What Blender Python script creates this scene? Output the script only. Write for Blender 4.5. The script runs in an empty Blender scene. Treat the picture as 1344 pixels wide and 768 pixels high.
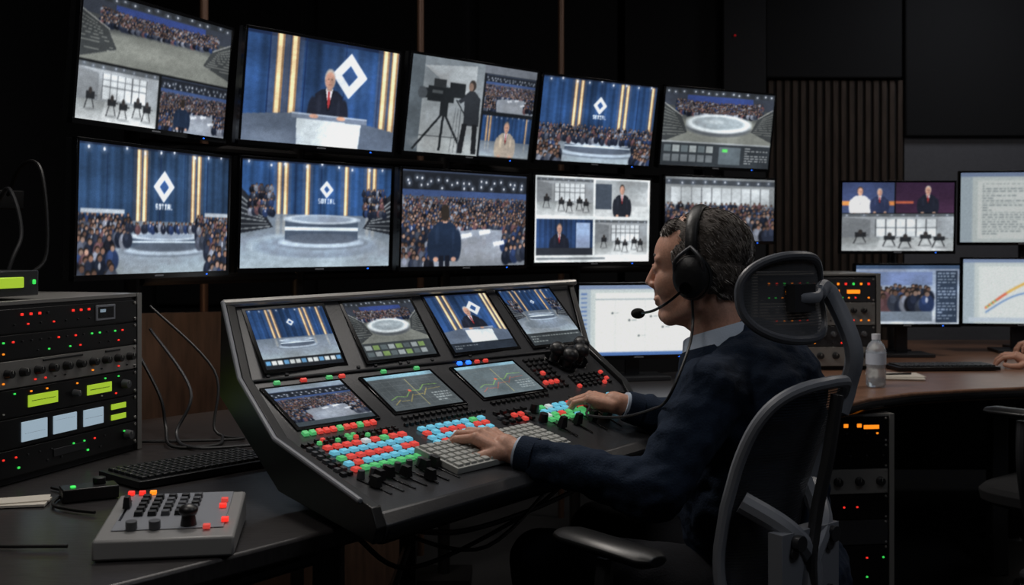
import bpy, math, random
import numpy as np
from mathutils import Vector as V, Matrix
random.seed(4); RNG=np.random.RandomState(7)
sc=bpy.context.scene
sc.view_settings.view_transform='Standard'
# ------------------------------------------------------------------ materials
def lin(c): return tuple(((x/255)/12.92 if x/255<=.04045 else ((x/255+.055)/1.055)**2.4) for x in c)
MT={}
def mat(name,col=(128,128,128),rough=.5,metal=0,emit=0,bump=0,scale=40,spec=.5,trans=0,var=0,sss=0,stretch=None):
    if name in MT: return MT[name]
    m=bpy.data.materials.new(name);m.use_nodes=True;nt=m.node_tree;b=nt.nodes['Principled BSDF']
    c=lin(col)+(1,)
    b.inputs['Base Color'].default_value=c;b.inputs['Roughness'].default_value=rough;b.inputs['Metallic'].default_value=metal
    b.inputs['Specular IOR Level'].default_value=spec;b.inputs['Transmission Weight'].default_value=trans
    if sss: b.inputs['Subsurface Weight'].default_value=sss;b.inputs['Subsurface Radius'].default_value=(.02,.008,.004)
    if emit: b.inputs['Emission Color'].default_value=c;b.inputs['Emission Strength'].default_value=emit
    if bump or var:
        tc=nt.nodes.new('ShaderNodeTexCoord');mp=nt.nodes.new('ShaderNodeMapping');n=nt.nodes.new('ShaderNodeTexNoise')
        n.inputs['Scale'].default_value=scale;n.inputs['Detail'].default_value=5
        if stretch: mp.inputs['Scale'].default_value=stretch
        nt.links.new(tc.outputs['Object'],mp.inputs[0]);nt.links.new(mp.outputs[0],n.inputs['Vector'])
        if bump:
            bp=nt.nodes.new('ShaderNodeBump');bp.inputs['Strength'].default_value=bump;bp.inputs['Distance'].default_value=.004
            nt.links.new(n.outputs['Fac'],bp.inputs['Height']);nt.links.new(bp.outputs[0],b.inputs['Normal'])
        if var:
            r=nt.nodes.new('ShaderNodeValToRGB');r.color_ramp.elements[0].position=.3;r.color_ramp.elements[1].position=.7
            r.color_ramp.elements[0].color=tuple(x*(1-var) for x in c[:3])+(1,);r.color_ramp.elements[1].color=tuple(min(1,x*(1+var)) for x in c[:3])+(1,)
            nt.links.new(n.outputs['Fac'],r.inputs[0]);nt.links.new(r.outputs[0],b.inputs['Base Color'])
    MT[name]=m;return m
black=mat('black_plastic',(18,19,21),.36,bump=.05,scale=300)
gloss=mat('gloss_black',(8,9,11),.16)
dark=mat('dark_panel',(50,51,54),.30,bump=.06,scale=200,var=.12,spec=.6)
dgrey=mat('dark_grey_metal',(62,63,66),.34,.5,bump=.05,scale=150)
frm=mat('support_frame_paint',(24,22,22),.5,.3,bump=.05,scale=150)
rim=mat('console_rim',(186,184,180),.33,.6,bump=.03,scale=90)
silver=mat('silver_metal',(156,155,152),.35,.6,bump=.04,scale=120)
greyp=mat('grey_plastic',(132,136,144),.4,bump=.04,scale=120)
hrest=mat('headrest_plastic',(84,87,94),.4,bump=.04,scale=120)
ctrlg=mat('light_grey_housing',(134,134,134),.42,bump=.04,scale=160)
keyw=mat('pale_keys',(170,172,168),.5,bump=.04,scale=200)
keyb=mat('black_keys',(24,25,27),.4,bump=.04,scale=200)
capg=mat('knob_grey',(78,80,84),.35)
deskm=mat('desk_laminate',(50,48,49),.30,bump=.12,scale=30,var=.25,stretch=(1,6,1))
deskw=mat('desk_wood',(124,91,72),.34,bump=.1,scale=14,var=.3,stretch=(1,7,1))
woodp=mat('wood_panel',(84,64,52),.6,bump=.15,scale=9,var=.35,stretch=(6,6,.7))
slat=mat('slat_wood',(66,56,50),.7,bump=.15,scale=12,var=.3,stretch=(6,6,.6),spec=.2)
slatb=mat('slat_backing',(38,34,33),.8,bump=.1,scale=60)
wallm=mat('wall_paint',(92,93,99),.85,bump=.1,scale=60,var=.06)
walld=mat('wall_dark',(30,31,35),.85,bump=.15,scale=80,var=.15)
acou=mat('acoustic_fabric',(17,18,21),.95,bump=.4,scale=300,var=.2)
floorm=mat('floor_carpet',(26,26,28),.9,bump=.5,scale=250,var=.3)
pole=mat('pole_bronze',(88,65,52),.45,.4,bump=.05,scale=60)
skin=mat('skin',(196,148,126),.52,bump=.10,scale=240,var=.10,sss=.10)
hairm=mat('hair_greying',(82,76,72),.65,bump=.6,scale=200,var=.4,stretch=(1,1,3),spec=.25)
hairl=mat('hair_silver',(176,172,168),.55,spec=.3);haird=mat('hair_brown',(58,50,45),.55,spec=.3)
cloth=mat('navy_wool',(27,39,57),.9,bump=.35,scale=260,var=.15,spec=.2)
shirt=mat('shirt_blue',(190,204,222),.8,bump=.15,scale=300)
pants=mat('trouser_cloth',(24,25,30),.9,bump=.3,scale=240,var=.15,spec=.2)
shoe=mat('shoe_leather',(18,14,12),.35)
leather=mat('earcup_leather',(20,21,24),.42,bump=.15,scale=120)
foam=mat('foam',(10,10,11),.95,bump=.8,scale=400)
white_eye=mat('eye_white',(190,185,180),.2);iris=mat('iris',(50,38,30),.15)
lipm=mat('lip',(150,96,86),.5)
paper=mat('paper',(214,208,196),.8)
glass=mat('bottle_plastic',(225,232,238),.08,trans=.7);label=mat('bottle_label',(196,206,220),.5);water=mat('bottle_cap',(225,228,235),.4)
cab=mat('cable_rubber',(12,12,13),.5);cabw=mat('cable_grey',(44,45,48),.5)
def em(n,c,s): return mat(n,c,.4,emit=s)
eC=em('key_cyan',(100,180,206),.66);eR=em('key_red',(206,66,58),.70);eG=em('key_green',(84,186,112),.58);eW=em('key_white',(196,206,210),.55)
eO=em('led_amber',(255,140,30),1.1);eB=em('led_blue',(40,110,255),1.8);eLG=em('led_green',(60,225,90),.9);eLR=em('led_red',(250,50,40),.95)
eLCD=em('lcd_lime',(172,208,54),.65);eS=em('lcd_pale',(168,190,206),.6)
# chair mesh fabric: fine horizontal weave, partly see-through
def meshfab(name,lo,hi,col):
    m=bpy.data.materials.new(name);m.use_nodes=True;nt=m.node_tree;b=nt.nodes['Principled BSDF'];o=nt.nodes['Material Output']
    b.inputs['Base Color'].default_value=(*col,1);b.inputs['Roughness'].default_value=.7
    tr=nt.nodes.new('ShaderNodeBsdfTransparent');mx=nt.nodes.new('ShaderNodeMixShader');tc=nt.nodes.new('ShaderNodeTexCoord')
    w=nt.nodes.new('ShaderNodeTexWave');w.bands_direction='Z';w.inputs['Scale'].default_value=60
    rp=nt.nodes.new('ShaderNodeMapRange');rp.inputs['To Min'].default_value=lo;rp.inputs['To Max'].default_value=hi
    nt.links.new(tc.outputs['Object'],w.inputs[0]);nt.links.new(w.outputs['Fac'],rp.inputs[0]);nt.links.new(rp.outputs[0],mx.inputs[0])
    nt.links.new(tr.outputs[0],mx.inputs[1]);nt.links.new(b.outputs[0],mx.inputs[2]);nt.links.new(mx.outputs[0],o.inputs[0]);return m
meshm=meshfab('chair_mesh',.6,.98,(.045,.048,.055));meshh=meshfab('headrest_mesh',.78,1.0,(.06,.064,.072))
# screen
m=bpy.data.materials.new('lcd_display');m.use_nodes=True;nt=m.node_tree;nt.nodes.remove(nt.nodes['Principled BSDF']);o=nt.nodes['Material Output']
a=nt.nodes.new('ShaderNodeVertexColor');a.layer_name='Col';e=nt.nodes.new('ShaderNodeEmission');e.inputs[1].default_value=1.0
nt.links.new(a.outputs[0],e.inputs[0]);nt.links.new(e.outputs[0],o.inputs[0]);scrm=m
# ------------------------------------------------------------------ mesh builder
def empty(name):
    e=bpy.data.objects.new(name,None);sc.collection.objects.link(e);e.empty_display_size=.05;return e
class B:
    def __init__(s,M=None): s.v=[];s.f=[];s.m=[];s.mats=[];s.M=M or Matrix()
    def mi(s,m):
        if m not in s.mats: s.mats.append(m)
        return s.mats.index(m)
    def add(s,vs,fs,m):
        n=len(s.v);s.v+=[tuple(s.M@V(p)) for p in vs];i=s.mi(m)
        for f in fs: s.f.append([n+k for k in f]);s.m.append(i)
    def box(s,c,d,m,R=None,tp=1):
        vs=[]
        for z in(-.5,.5):
            k=tp if z>0 else 1
            for x,y in((-.5,-.5),(.5,-.5),(.5,.5),(-.5,.5)):
                p=V((x*d[0]*k,y*d[1]*k,z*d[2]));p=R@p if R else p;vs.append(V(c)+p)
        s.add(vs,[(3,2,1,0),(4,5,6,7),(0,1,5,4),(1,2,6,5),(2,3,7,6),(3,0,4,7)],m)
    def rings(s,rs,m,cap=True,closed=False):
        n=len(rs[0]);vs=[p for r in rs for p in r];fs=[];k=len(rs)
        for i in range(k if closed else k-1):
            for j in range(n):
                a=i*n+j;b_=i*n+(j+1)%n;i2=((i+1)%k)*n
                fs.append((a,b_,i2+(j+1)%n,i2+j))
        if cap and not closed: fs+=[tuple(range(n))[::-1],tuple(range((k-1)*n,k*n))]
        s.add(vs,fs,m)
    def tube(s,pts,r,m,n=10,closed=False,flat=1,up=None):
        pts=[V(p) for p in pts];k=len(pts);rs=[]
        if not hasattr(r,'__len__'): r=[r]*k
        prev=None
        for i,p in enumerate(pts):
            if closed: t=(pts[(i+1)%k]-pts[i-1])
            else: t=pts[min(i+1,k-1)]-pts[max(i-1,0)]
            t=t.normalized() if t.length>1e-9 else V((0,0,1))
            if prev is None:
                q=V(up) if up else (V((0,0,1)) if abs(t.z)<.9 else V((1,0,0)))
            else: q=prev
            a=(q-t*q.dot(t)).normalized();prev=a;b_=t.cross(a)
            rs.append([p+(a*math.cos(x)*flat+b_*math.sin(x))*r[i] for x in [2*math.pi*j/n for j in range(n)]])
        s.rings(rs,m,closed=closed)
    def cyl(s,p0,p1,r0,m,r1=None,n=16): s.tube([p0,p1],[r0,r0 if r1 is None else r1],m,n)
    def sph(s,c,r,m,R=None,nu=20,nv=12):
        if not hasattr(r,'__len__'): r=(r,r,r)
        vs=[];fs=[]
        for i in range(1,nv):
            t=math.pi*i/nv
            for j in range(nu):
                q=2*math.pi*j/nu;p=V((r[0]*math.sin(t)*math.cos(q),r[1]*math.sin(t)*math.sin(q),r[2]*math.cos(t)))
                vs.append(V(c)+(R@p if R else p))
        for e_ in((0,0,r[2]),(0,0,-r[2])): vs.append(V(c)+(R@V(e_) if R else V(e_)))
        T=len(vs)-2
        for i in range(nv-2):
            for j in range(nu): fs.append((i*nu+j,(i+1)*nu+j,(i+1)*nu+(j+1)%nu,i*nu+(j+1)%nu))
        for j in range(nu): fs.append((T,j,(j+1)%nu));fs.append((T+1,(nv-2)*nu+(j+1)%nu,(nv-2)*nu+j))
        s.add(vs,fs,m)
    def cap(s,p0,r0,p1,r1,m):
        p0=V(p0);p1=V(p1);L=(p1-p0).length;s.sph(p0,r0,m);s.sph(p1,r1,m);d=(p1-p0)/L
        s.tube([p0+d*(L*i/4) for i in range(5)],[r0+(r1-r0)*i/4 for i in range(5)],m,20)
    def make(s,name,parent=None,bevel=0,ang=35,seg=2):
        me=bpy.data.meshes.new(name);me.from_pydata(s.v,[],s.f);me.polygons.foreach_set('material_index',s.m)
        me.polygons.foreach_set('use_smooth',[True]*len(s.f))
        for m in s.mats: me.materials.append(m)
        me.set_sharp_from_angle(angle=math.radians(ang))
        o=bpy.data.objects.new(name,me);sc.collection.objects.link(o);o.parent=parent
        if bevel:
            b=o.modifiers.new('b','BEVEL');b.width=bevel;b.segments=seg;b.limit_method='ANGLE';b.angle_limit=math.radians(40)
        return o
def organic(o,vox,sm=6,fac=.5,disp=0,dscale=.1):
    o.data.set_sharp_from_angle(angle=math.pi)
    r=o.modifiers.new('r','REMESH');r.mode='VOXEL';r.voxel_size=vox;r.use_smooth_shade=True
    if sm: s_=o.modifiers.new('s','SMOOTH');s_.iterations=sm;s_.factor=fac
    if disp:
        t=bpy.data.textures.new('folds','CLOUDS');t.noise_scale=dscale;d=o.modifiers.new('d','DISPLACE');d.texture=t;d.strength=disp;d.mid_level=.5;d.texture_coords='LOCAL'
def smoothpts(P,n=8):
    P=[V(p) for p in P];out=[]
    for i in range(len(P)-1):
        a=P[max(i-1,0)];b_=P[i];c=P[i+1];d=P[min(i+2,len(P)-1)]
        for k in range(n):
            t=k/n;out.append(.5*((2*b_)+(c-a)*t+(2*a-5*b_+4*c-d)*t*t+(3*b_-a-3*c+d)*t**3))
    out.append(P[-1]);return out
def frame(o,yaw,tilt=0): return Matrix.Translation(V(o))@Matrix.Rotation(math.radians(yaw),4,'Z')@Matrix.Rotation(math.radians(tilt),4,'X')
# ------------------------------------------------------------------ screen painter (flat picture content of each display)
class Cv:
    def __init__(s,w,h,c=(0,0,0)):
        s.w,s.h=w,h;s.a=np.zeros((h,w,3))+np.array(c,float)
        s.X,s.Y=np.meshgrid((np.arange(w)+.5)/w,(np.arange(h)+.5)/h)
    def sl(s,x0,y0,x1,y1):
        return slice(max(0,int(y0*s.h)),max(0,min(s.h,int(y1*s.h)+2))),slice(max(0,int(x0*s.w)),max(0,min(s.w,int(x1*s.w)+2)))
    def put(s,q,mk,c,al=1): t=s.a[q];k=mk[...,None]*al;s.a[q]=t*(1-k)+np.array(c,float)*k
    def rect(s,x0,y0,x1,y1,c,al=1):
        q=s.sl(x0,y0,x1,y1);s.put(q,((s.X[q]>=x0)&(s.X[q]<x1)&(s.Y[q]>=y0)&(s.Y[q]<y1)).astype(float),c,al)
    def ell(s,cx,cy,rx,ry,c,al=1,soft=2.5):
        q=s.sl(cx-rx,cy-ry,cx+rx,cy+ry);d=((s.X[q]-cx)/rx)**2+((s.Y[q]-cy)/ry)**2;s.put(q,np.clip((1-d)*soft+(.5 if soft>1 else 0),0,1),c,al)
    def poly(s,P,c,al=1):
        xs=[p[0] for p in P];ys=[p[1] for p in P];q=s.sl(min(xs),min(ys),max(xs),max(ys));X=s.X[q];Y=s.Y[q];ins=np.zeros(X.shape,bool)
        for i in range(len(P)):
            (x0,y0),(x1,y1)=P[i-1],P[i]
            if y0==y1: continue
            ins^=((y0>Y)!=(y1>Y))&(X<(x1-x0)*(Y-y0)/(y1-y0)+x0)
        s.put(q,ins.astype(float),c,al)
    def line(s,x0,y0,x1,y1,w,c,al=1):
        L=math.hypot(x1-x0,y1-y0)+1e-9;nx,ny=-(y1-y0)/L*w/2,(x1-x0)/L*w/2
        s.poly([(x0+nx,y0+ny),(x1+nx,y1+ny),(x1-nx,y1-ny),(x0-nx,y0-ny)],c,al)
    def vg(s,y0,y1,c0,c1,x0=0,x1=1):
        q=s.sl(x0,y0,x1,y1);t=np.clip((s.Y[q]-y0)/(y1-y0),0,1)[...,None];mk=((s.X[q]>=x0)&(s.X[q]<x1)&(s.Y[q]>=y0)&(s.Y[q]<y1))[...,None]
        s.a[q]=np.where(mk,np.array(c0)*(1-t)+np.array(c1)*t,s.a[q])
    def sub(s,x0,y0,x1,y1,fn,*a,**k):
        X0,Y0,X1,Y1=int(x0*s.w),int(y0*s.h),int(x1*s.w),int(y1*s.h);c=Cv(X1-X0,Y1-Y0);fn(c,*a,**k);s.a[Y0:Y1,X0:X1]=c.a
def blur(a,n=1):
    for _ in range(n):
        p=np.pad(a,((1,1),(1,1),(0,0)),'edge');a=(p[1:-1,1:-1]*4+(p[:-2,1:-1]+p[2:,1:-1]+p[1:-1,:-2]+p[1:-1,2:])*2+p[:-2,:-2]+p[2:,2:]+p[:-2,2:]+p[2:,:-2])/16
    return a
def smooth_noise(h,w,k):
    g=RNG.rand(k+2,k+2);y=np.linspace(0,k,h);x=np.linspace(0,k,w);yi=y.astype(int);xi=x.astype(int);fy=(y-yi)[:,None];fx=(x-xi)[None]
    fy=fy*fy*(3-2*fy);fx=fx*fx*(3-2*fx);G=lambda a,b:g[np.ix_(yi+a,xi+b)]
    return G(0,0)*(1-fy)*(1-fx)+G(1,0)*fy*(1-fx)+G(0,1)*(1-fy)*fx+G(1,1)*fy*fx
SK=[(176,134,114),(150,108,90),(190,152,134),(120,86,72)]
SU=[(18,24,38),(28,34,50),(44,50,64),(14,16,24),(64,70,86),(84,56,60),(110,116,130),(30,46,84),(22,28,44)]
def crowd(c,x0,y0,x1,y1,rows,cols,s0,s1,arc=0,pal=SU,sk=SK,dim=1):
    rows=int(rows*1.5);cols=int(cols*1.35);s0*=.78;s1*=.78
    for r in range(rows):
        t=r/max(1,rows-1);sz=s0+(s1-s0)*t
        for i in range(cols):
            x=x0+(x1-x0)*(i+.5*(r%2)+RNG.uniform(-.35,.35))/cols;y=y0+(y1-y0)*t+arc*((x-.5)*2)**2+RNG.uniform(-.25,.25)*sz
            b=np.array(pal[RNG.randint(len(pal))])*dim;k=np.array(sk[RNG.randint(len(sk))])*dim*RNG.uniform(.6,1.0)
            c.ell(x,y+sz*.85,sz*.40,sz*.85,b);c.ell(x-sz*.1,y+sz*.5,sz*.16,sz*.4,b*1.4+8,.6)
            if RNG.rand()<.25: c.ell(x,y+sz*.5,sz*.07,sz*.25,(190,194,204),.8)
            c.ell(x,y-.12*sz,sz*.15,sz*.26,(34,28,26));c.ell(x+sz*.02,y-.02*sz,sz*.12,sz*.22,k)
def curtain(c,y0,y1,base=(38,76,136),x0=0,x1=1,n=70):
    q=c.sl(x0,y0,x1,y1);X=c.X[q];Y=c.Y[q];k=.84+.10*np.sin(X*n)+.06*np.sin(X*n*2.3+1)+.10*np.sin(X*9+1)-.35*np.abs(Y-(y0*.4+y1*.6))
    mk=((X>=x0)&(X<x1)&(Y>=y0)&(Y<y1))[...,None];c.a[q]=np.where(mk,np.array(base)*k[...,None],c.a[q])
GOLD=(240,212,168)
def strip(c,x,w,y0,y1):
    c.rect(x-w*3,y0,x+w*3.4,y1,(120,110,110),.22);c.rect(x-w,y0,x+w*1.6,y1,(150,116,82));c.rect(x-w*.6,y0,x+w*.7,y1,GOLD)
def mark(c,x,y,s,col=(220,228,238)):   # plain stand-in emblem
    k=c.w/c.h;c.ell(x,y,s*1.5,s*1.5*k,(90,130,190),.25,.8);c.poly([(x-s,y),(x,y-s*k),(x+s,y),(x,y+s*k)],col);c.poly([(x-s*.45,y),(x,y-s*k*.45),(x+s*.45,y),(x,y+s*k*.45)],(44,80,140))
FONT=dict(S="111100111001111",O="111101101101111",T="111010010010010",I="111010010010111",A="111101111101101",L="100100100100111")
def text(c,x,y,px,t,col):
    k=c.w/c.h
    for ch in t:
        for i,b_ in enumerate(FONT.get(ch,"000"*5)):
            if b_=='1': c.rect(x+(i%3)*px,y+(i//3)*px*k,x+(i%3+1)*px,y+(i//3+1)*px*k,col)
        x+=px*4
def scribble(c,x0,y0,x1,y1,rows,col,al=.8):
    for r in range(rows):
        y=y0+(y1-y0)*r/rows;x=x0
        while x<x1-.01:
            w_=RNG.uniform(.01,.05);c.rect(x,y,min(x+w_,x1),y+(y1-y0)/rows*.45,col,al);x+=w_+.012
            if RNG.rand()<.08: break
def lights(c,y,n,col=(235,240,250)):
    for i in range(n):
        x=(i+.5)/n+RNG.uniform(-.02,.02);yy=y+RNG.uniform(-.02,.02);c.ell(x,yy,.03,.05,(130,150,180),.35,.8);c.ell(x,yy,.006,.012,col)
def man(c,x,y,h,suit=(26,30,44),tie=(166,44,48),hair=(180,176,172),skn=(196,154,132),arms=True,back=False):
    k=c.h/c.w;w_=h*k;hi=tuple(v*1.35+6 for v in suit)
    c.poly([(x-.30*w_,y+h),(x-.27*w_,y+.40*h),(x-.15*w_,y+.32*h),(x+.15*w_,y+.32*h),(x+.27*w_,y+.40*h),(x+.30*w_,y+h)],suit)
    if arms: c.ell(x-.30*w_,y+.72*h,.10*w_,.28*h,suit);c.ell(x+.30*w_,y+.72*h,.10*w_,.28*h,suit);c.ell(x-.2*w_,y+.97*h,.06*w_,.04*h,skn);c.ell(x+.22*w_,y+.97*h,.06*w_,.04*h,skn)
    c.ell(x-.18*w_,y+.55*h,.06*w_,.2*h,hi,.6,.9);c.ell(x+.2*w_,y+.6*h,.04*w_,.2*h,hi,.5,.9)
    if back: c.rect(x-.05*w_,y+.24*h,x+.05*w_,y+.34*h,skn);c.ell(x,y+.16*h,.10*w_,.15*h,hair);return
    c.poly([(x-.07*w_,y+.30*h),(x+.07*w_,y+.30*h),(x,y+.62*h)],(222,226,234));c.poly([(x-.02*w_,y+.34*h),(x+.02*w_,y+.34*h),(x+.025*w_,y+.55*h),(x,y+.62*h),(x-.025*w_,y+.55*h)],tie)
    c.line(x-.08*w_,y+.31*h,x-.01*w_,y+.64*h,.02*w_,tuple(v*.6 for v in suit));c.line(x+.08*w_,y+.31*h,x+.01*w_,y+.64*h,.02*w_,tuple(v*.6 for v in suit))
    c.rect(x-.05*w_,y+.24*h,x+.05*w_,y+.33*h,tuple(v*.8 for v in skn));c.ell(x,y+.15*h,.105*w_,.155*h,hair);c.ell(x,y+.175*h,.092*w_,.135*h,skn);c.ell(x+.04*w_,y+.19*h,.04*w_,.10*h,tuple(v*.8 for v in skn),.6,.9)
    c.rect(x-.05*w_,y+.15*h,x-.02*w_,y+.165*h,(70,50,44));c.rect(x+.02*w_,y+.15*h,x+.05*w_,y+.165*h,(70,50,44));c.rect(x-.03*w_,y+.235*h,x+.03*w_,y+.25*h,(150,90,80));c.rect(x-.008*w_,y+.17*h,x+.008*w_,y+.21*h,(160,116,98))
def bigdesk(c,x,y,rx,ry,h,col=(186,198,210)):
    c.ell(x,y+h+ry,rx*1.6,ry*2.4,(190,206,220),.35,.8)
    c.ell(x,y+h+ry*.8,rx*1.25,ry*1.5,(110,122,136));c.ell(x,y+h+ry*.6,rx*1.12,ry*1.2,(168,182,196))
    c.ell(x,y+h,rx*.96,ry,(84,94,110));c.rect(x-rx*.96,y,x+rx*.96,y+h,(64,78,98));c.rect(x-rx*.96,y+h*.40,x+rx*.96,y+h*.58,(210,224,236));c.ell(x,y+h*.9,rx*.9,ry*.8,(78,90,108))
    c.ell(x,y,rx,ry,col);c.ell(x,y-ry*.1,rx*.8,ry*.7,(140,154,170))
def stage(c,fl=.62,logo=.56,strips=(.36,.42,.66,.72),desk=(.55,.70,.23,.035,.10),cr=None,stairs=False,txt=None,mk=.05,base=(38,76,136),my=.3):
    c.vg(0,1,(20,30,52),(40,52,72));curtain(c,.02,fl,base)
    for i in range(6): c.rect(i/6,.0,i/6+.006,fl,(18,34,70),.8)
    for x in strips: strip(c,x,.011,.02,fl)
    mark(c,logo,my,mk)
    if txt: text(c,logo-.055,my+mk*2.0,.005,txt,(220,228,236))
    c.vg(fl,1,(96,110,128),(150,162,170))
    for x in strips: c.ell(x,fl+.1,.02,.16,(220,206,180),.35,.9)
    lights(c,.03,9)
    if stairs:
        for sx in(-1,1):
            X=lambda q:.5+sx*q
            c.poly([(X(.5),fl-.24),(X(.36),fl-.02),(X(.30),fl+.12),(X(.5),fl+.18)],(30,34,42))
            for k in range(7): c.line(X(.5),fl-.16+k*.05,X(.39-k*.012),fl-.02+k*.022,.010,(130,138,144))
            crowd(c,*( (.06,fl-.26,.2,fl-.06) if sx<0 else (.8,fl-.26,.96,fl-.06)),3,6,.05,.06)
        c.ell(.5,fl+.30,.46,.14,(146,158,168));c.ell(.5,fl+.30,.42,.11,(122,136,150))
    if desk: bigdesk(c,*desk)
    if cr:
        for a in cr: crowd(c,*a)
def p_arena(c,oval=False,base=(118,122,116)):
    c.vg(0,1,(34,38,44),base);c.rect(0,.1,1,.32,(48,54,66));c.rect(.2,.12,.8,.26,(46,66,136));lights(c,.06,14)
    crowd(c,.12,.24,.9,.42,4,34,.055,.07,arc=-.06,dim=1)
    c.ell(.52,.86,.62,.36,base);c.ell(.5,.75,.3,.15,(160,164,156),.5,.8);c.poly([(0,.3),(.16,.5),(.22,.78),(0,.98)],(52,56,58));c.poly([(1,.3),(.86,.46),(.80,.72),(1,.9)],(54,58,60))
    for k in range(9): c.line(0,.36+k*.06,.10+k*.014,.46+k*.045,.008,(128,132,128));c.line(1,.36+k*.05,.9-k*.011,.46+k*.036,.008,(128,132,128))
    c.line(.0,.28,.17,.5,.01,(160,162,158));c.line(1,.28,.86,.46,.01,(160,162,158))
    if oval: c.ell(.5,.67,.3,.17,(84,90,96));c.ell(.5,.60,.3,.17,(208,216,220));c.ell(.5,.59,.24,.12,(150,160,166));c.ell(.46,.57,.12,.05,(196,204,208),.6,.9)
def p_studio(c,v=0):
    c.vg(0,1,(160,166,172),(136,142,146));c.rect(0,0,1,.08,(84,90,96));c.rect(.30,.14,.84,.60,(206,212,216))
    for i in range(7): c.rect(.30+i*.09,.14,.308+i*.09,.60,(70,74,80))
    c.rect(.3,.36,.84,.375,(70,74,80));c.rect(.3,.25,.84,.258,(110,114,120));c.poly([(0,.08),(.26,.16),(.26,.62),(0,.8)],(124,130,136));c.vg(.64,1,(140,146,148),(182,186,188));c.poly([(.35,.64),(.8,.64),(.95,1),(.3,1)],(196,200,202),.5);lights(c,.04,8)
    for x,y in((.12,.5),(.38,.58),(.52,.62),(.70,.55),(.82,.6)):
        c.ell(x+.06,y+.30,.09,.03,(90,94,98),.6,.9);c.rect(x,y,x+.10,y+.12,(34,36,40));c.line(x+.02,y+.1,x-.01,y+.3,.01,(30,32,36));c.line(x+.07,y+.1,x+.10,y+.28,.01,(30,32,36));c.ell(x+.05,y-.02,.02,.06,(50,46,46));c.rect(x+.1,y+.05,x+.13,y+.07,(60,62,66))
def p_room(c,st=True):
    c.vg(0,1,(54,66,92),(118,126,138));c.rect(0,.02,1,.2,(26,30,38));lights(c,.1,16);lights(c,.16,12);c.rect(.0,.2,1,.27,(52,74,124))
    crowd(c,-.02,.28,1.02,.56,6,30,.055,.09,dim=1);c.poly([(.0,.75),(.34,.64),(.62,.60),(1,.62),(1,1),(0,1)],(136,144,156));c.ell(.6,.85,.3,.14,(176,182,190),.6,.8)
    crowd(c,-.02,.58,.24,.9,4,5,.10,.13);crowd(c,.82,.55,1.05,.80,3,5,.10,.13)
    for x,y in((.45,.66),(.60,.62),(.72,.74)): c.poly([(x,y),(x+.09,y-.02),(x+.10,y+.02),(x+.01,y+.05)],(206,212,220));c.rect(x+.03,y+.04,x+.06,y+.15,(150,156,166))
    if st: man(c,.33,.34,.60,suit=(24,38,62),hair=(40,34,30),back=True);c.rect(.29,.88,.325,1,(18,22,34));c.rect(.335,.88,.37,1,(18,22,34))
def p_anchor(c):
    curtain(c,0,1,(42,82,146),n=40);c.rect(0,0,1,.03,(20,34,66))
    for x in(.0,.14,.36,.62,.86): c.rect(x,0,x+.008,1,(18,38,84))
    for x in(.20,.29,.90,.965): strip(c,x,.018,0,.98)
    mark(c,.66,.30,.12);man(c,.53,.26,.62)
    c.poly([(.0,.76),(.34,.70),(.74,.74),(1,.80),(1,1),(0,1)],(84,98,120));c.poly([(.33,.74),(.76,.76),(.75,1),(.34,1)],(204,214,220));c.rect(.30,.70,.80,.75,(112,126,148));c.rect(.30,.70,.80,.71,(176,190,206));c.ell(.44,.72,.03,.02,(196,154,132));c.ell(.62,.72,.03,.02,(196,154,132));c.ell(.2,.95,.2,.1,(130,146,170),.5,.8)
def p_cam(c):
    c.vg(0,1,(110,120,128),(156,162,164));c.rect(0,0,.1,1,(78,88,96));c.poly([(.1,.1),(.5,.04),(.5,.5)],(158,164,168));c.ell(.3,.9,.3,.1,(180,184,184),.6,.8)
    D=(26,30,34);c.rect(.14,.30,.34,.46,D);c.rect(.08,.33,.15,.43,D);c.rect(.30,.24,.42,.40,D);c.rect(.18,.22,.27,.31,(40,44,48));c.rect(.24,.46,.30,.60,D);c.ell(.10,.38,.035,.06,(60,66,72));c.line(.36,.42,.44,.58,.01,D);c.rect(.17,.34,.25,.37,(70,76,80))
    for x in(.06,.26,.44): c.line(.27,.56,x,.97,.018,D)
    c.line(.1,.82,.4,.82,.01,D)
    # camera operator standing behind the tripod
    S=(36,40,46);c.ell(.475,.25,.028,.06,(48,42,40));c.ell(.465,.265,.018,.045,(120,96,84));c.poly([(.42,.36),(.455,.31),(.50,.31),(.545,.38),(.55,.68),(.43,.68)],S);c.line(.44,.38,.38,.44,.035,S);c.line(.44,.66,.42,.98,.04,(24,26,30));c.line(.52,.66,.53,.98,.04,(24,26,30))
    for k in range(3): c.line(.36+.02*k,.5,.34+.03*k,.98,.004,(80,86,92))
def p_multi3(c):
    p_cam(c);c.rect(.56,0,1,1,(20,24,30));c.sub(.58,.10,.995,.50,p_room,False);c.sub(.58,.54,.995,.99,lambda k:(stage(k,desk=None,strips=(.1,.16,.9),mk=0.001),man(k,.5,.12,.9,suit=(170,160,146),hair=(110,100,92))));c.rect(.56,0,1,.09,(96,102,112))
def p_T1(c):
    c.a[:]=(16,18,20);c.sub(0,.0,1,.53,p_arena);c.sub(0,.55,.50,1,p_studio);c.sub(.52,.55,1,1,p_room)
def p_T4(c): stage(c,fl=.62,logo=.50,my=.30,mk=.06,strips=(.28,.33,.68,.73,.96),desk=(.52,.76,.30,.04,.09),cr=[(-.02,.56,1.02,.68,3,26,.05,.07),(-.02,.76,.20,.92,3,6,.1,.13),(.84,.76,1.02,.92,3,6,.1,.13)],txt="SOTIAL")
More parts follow.
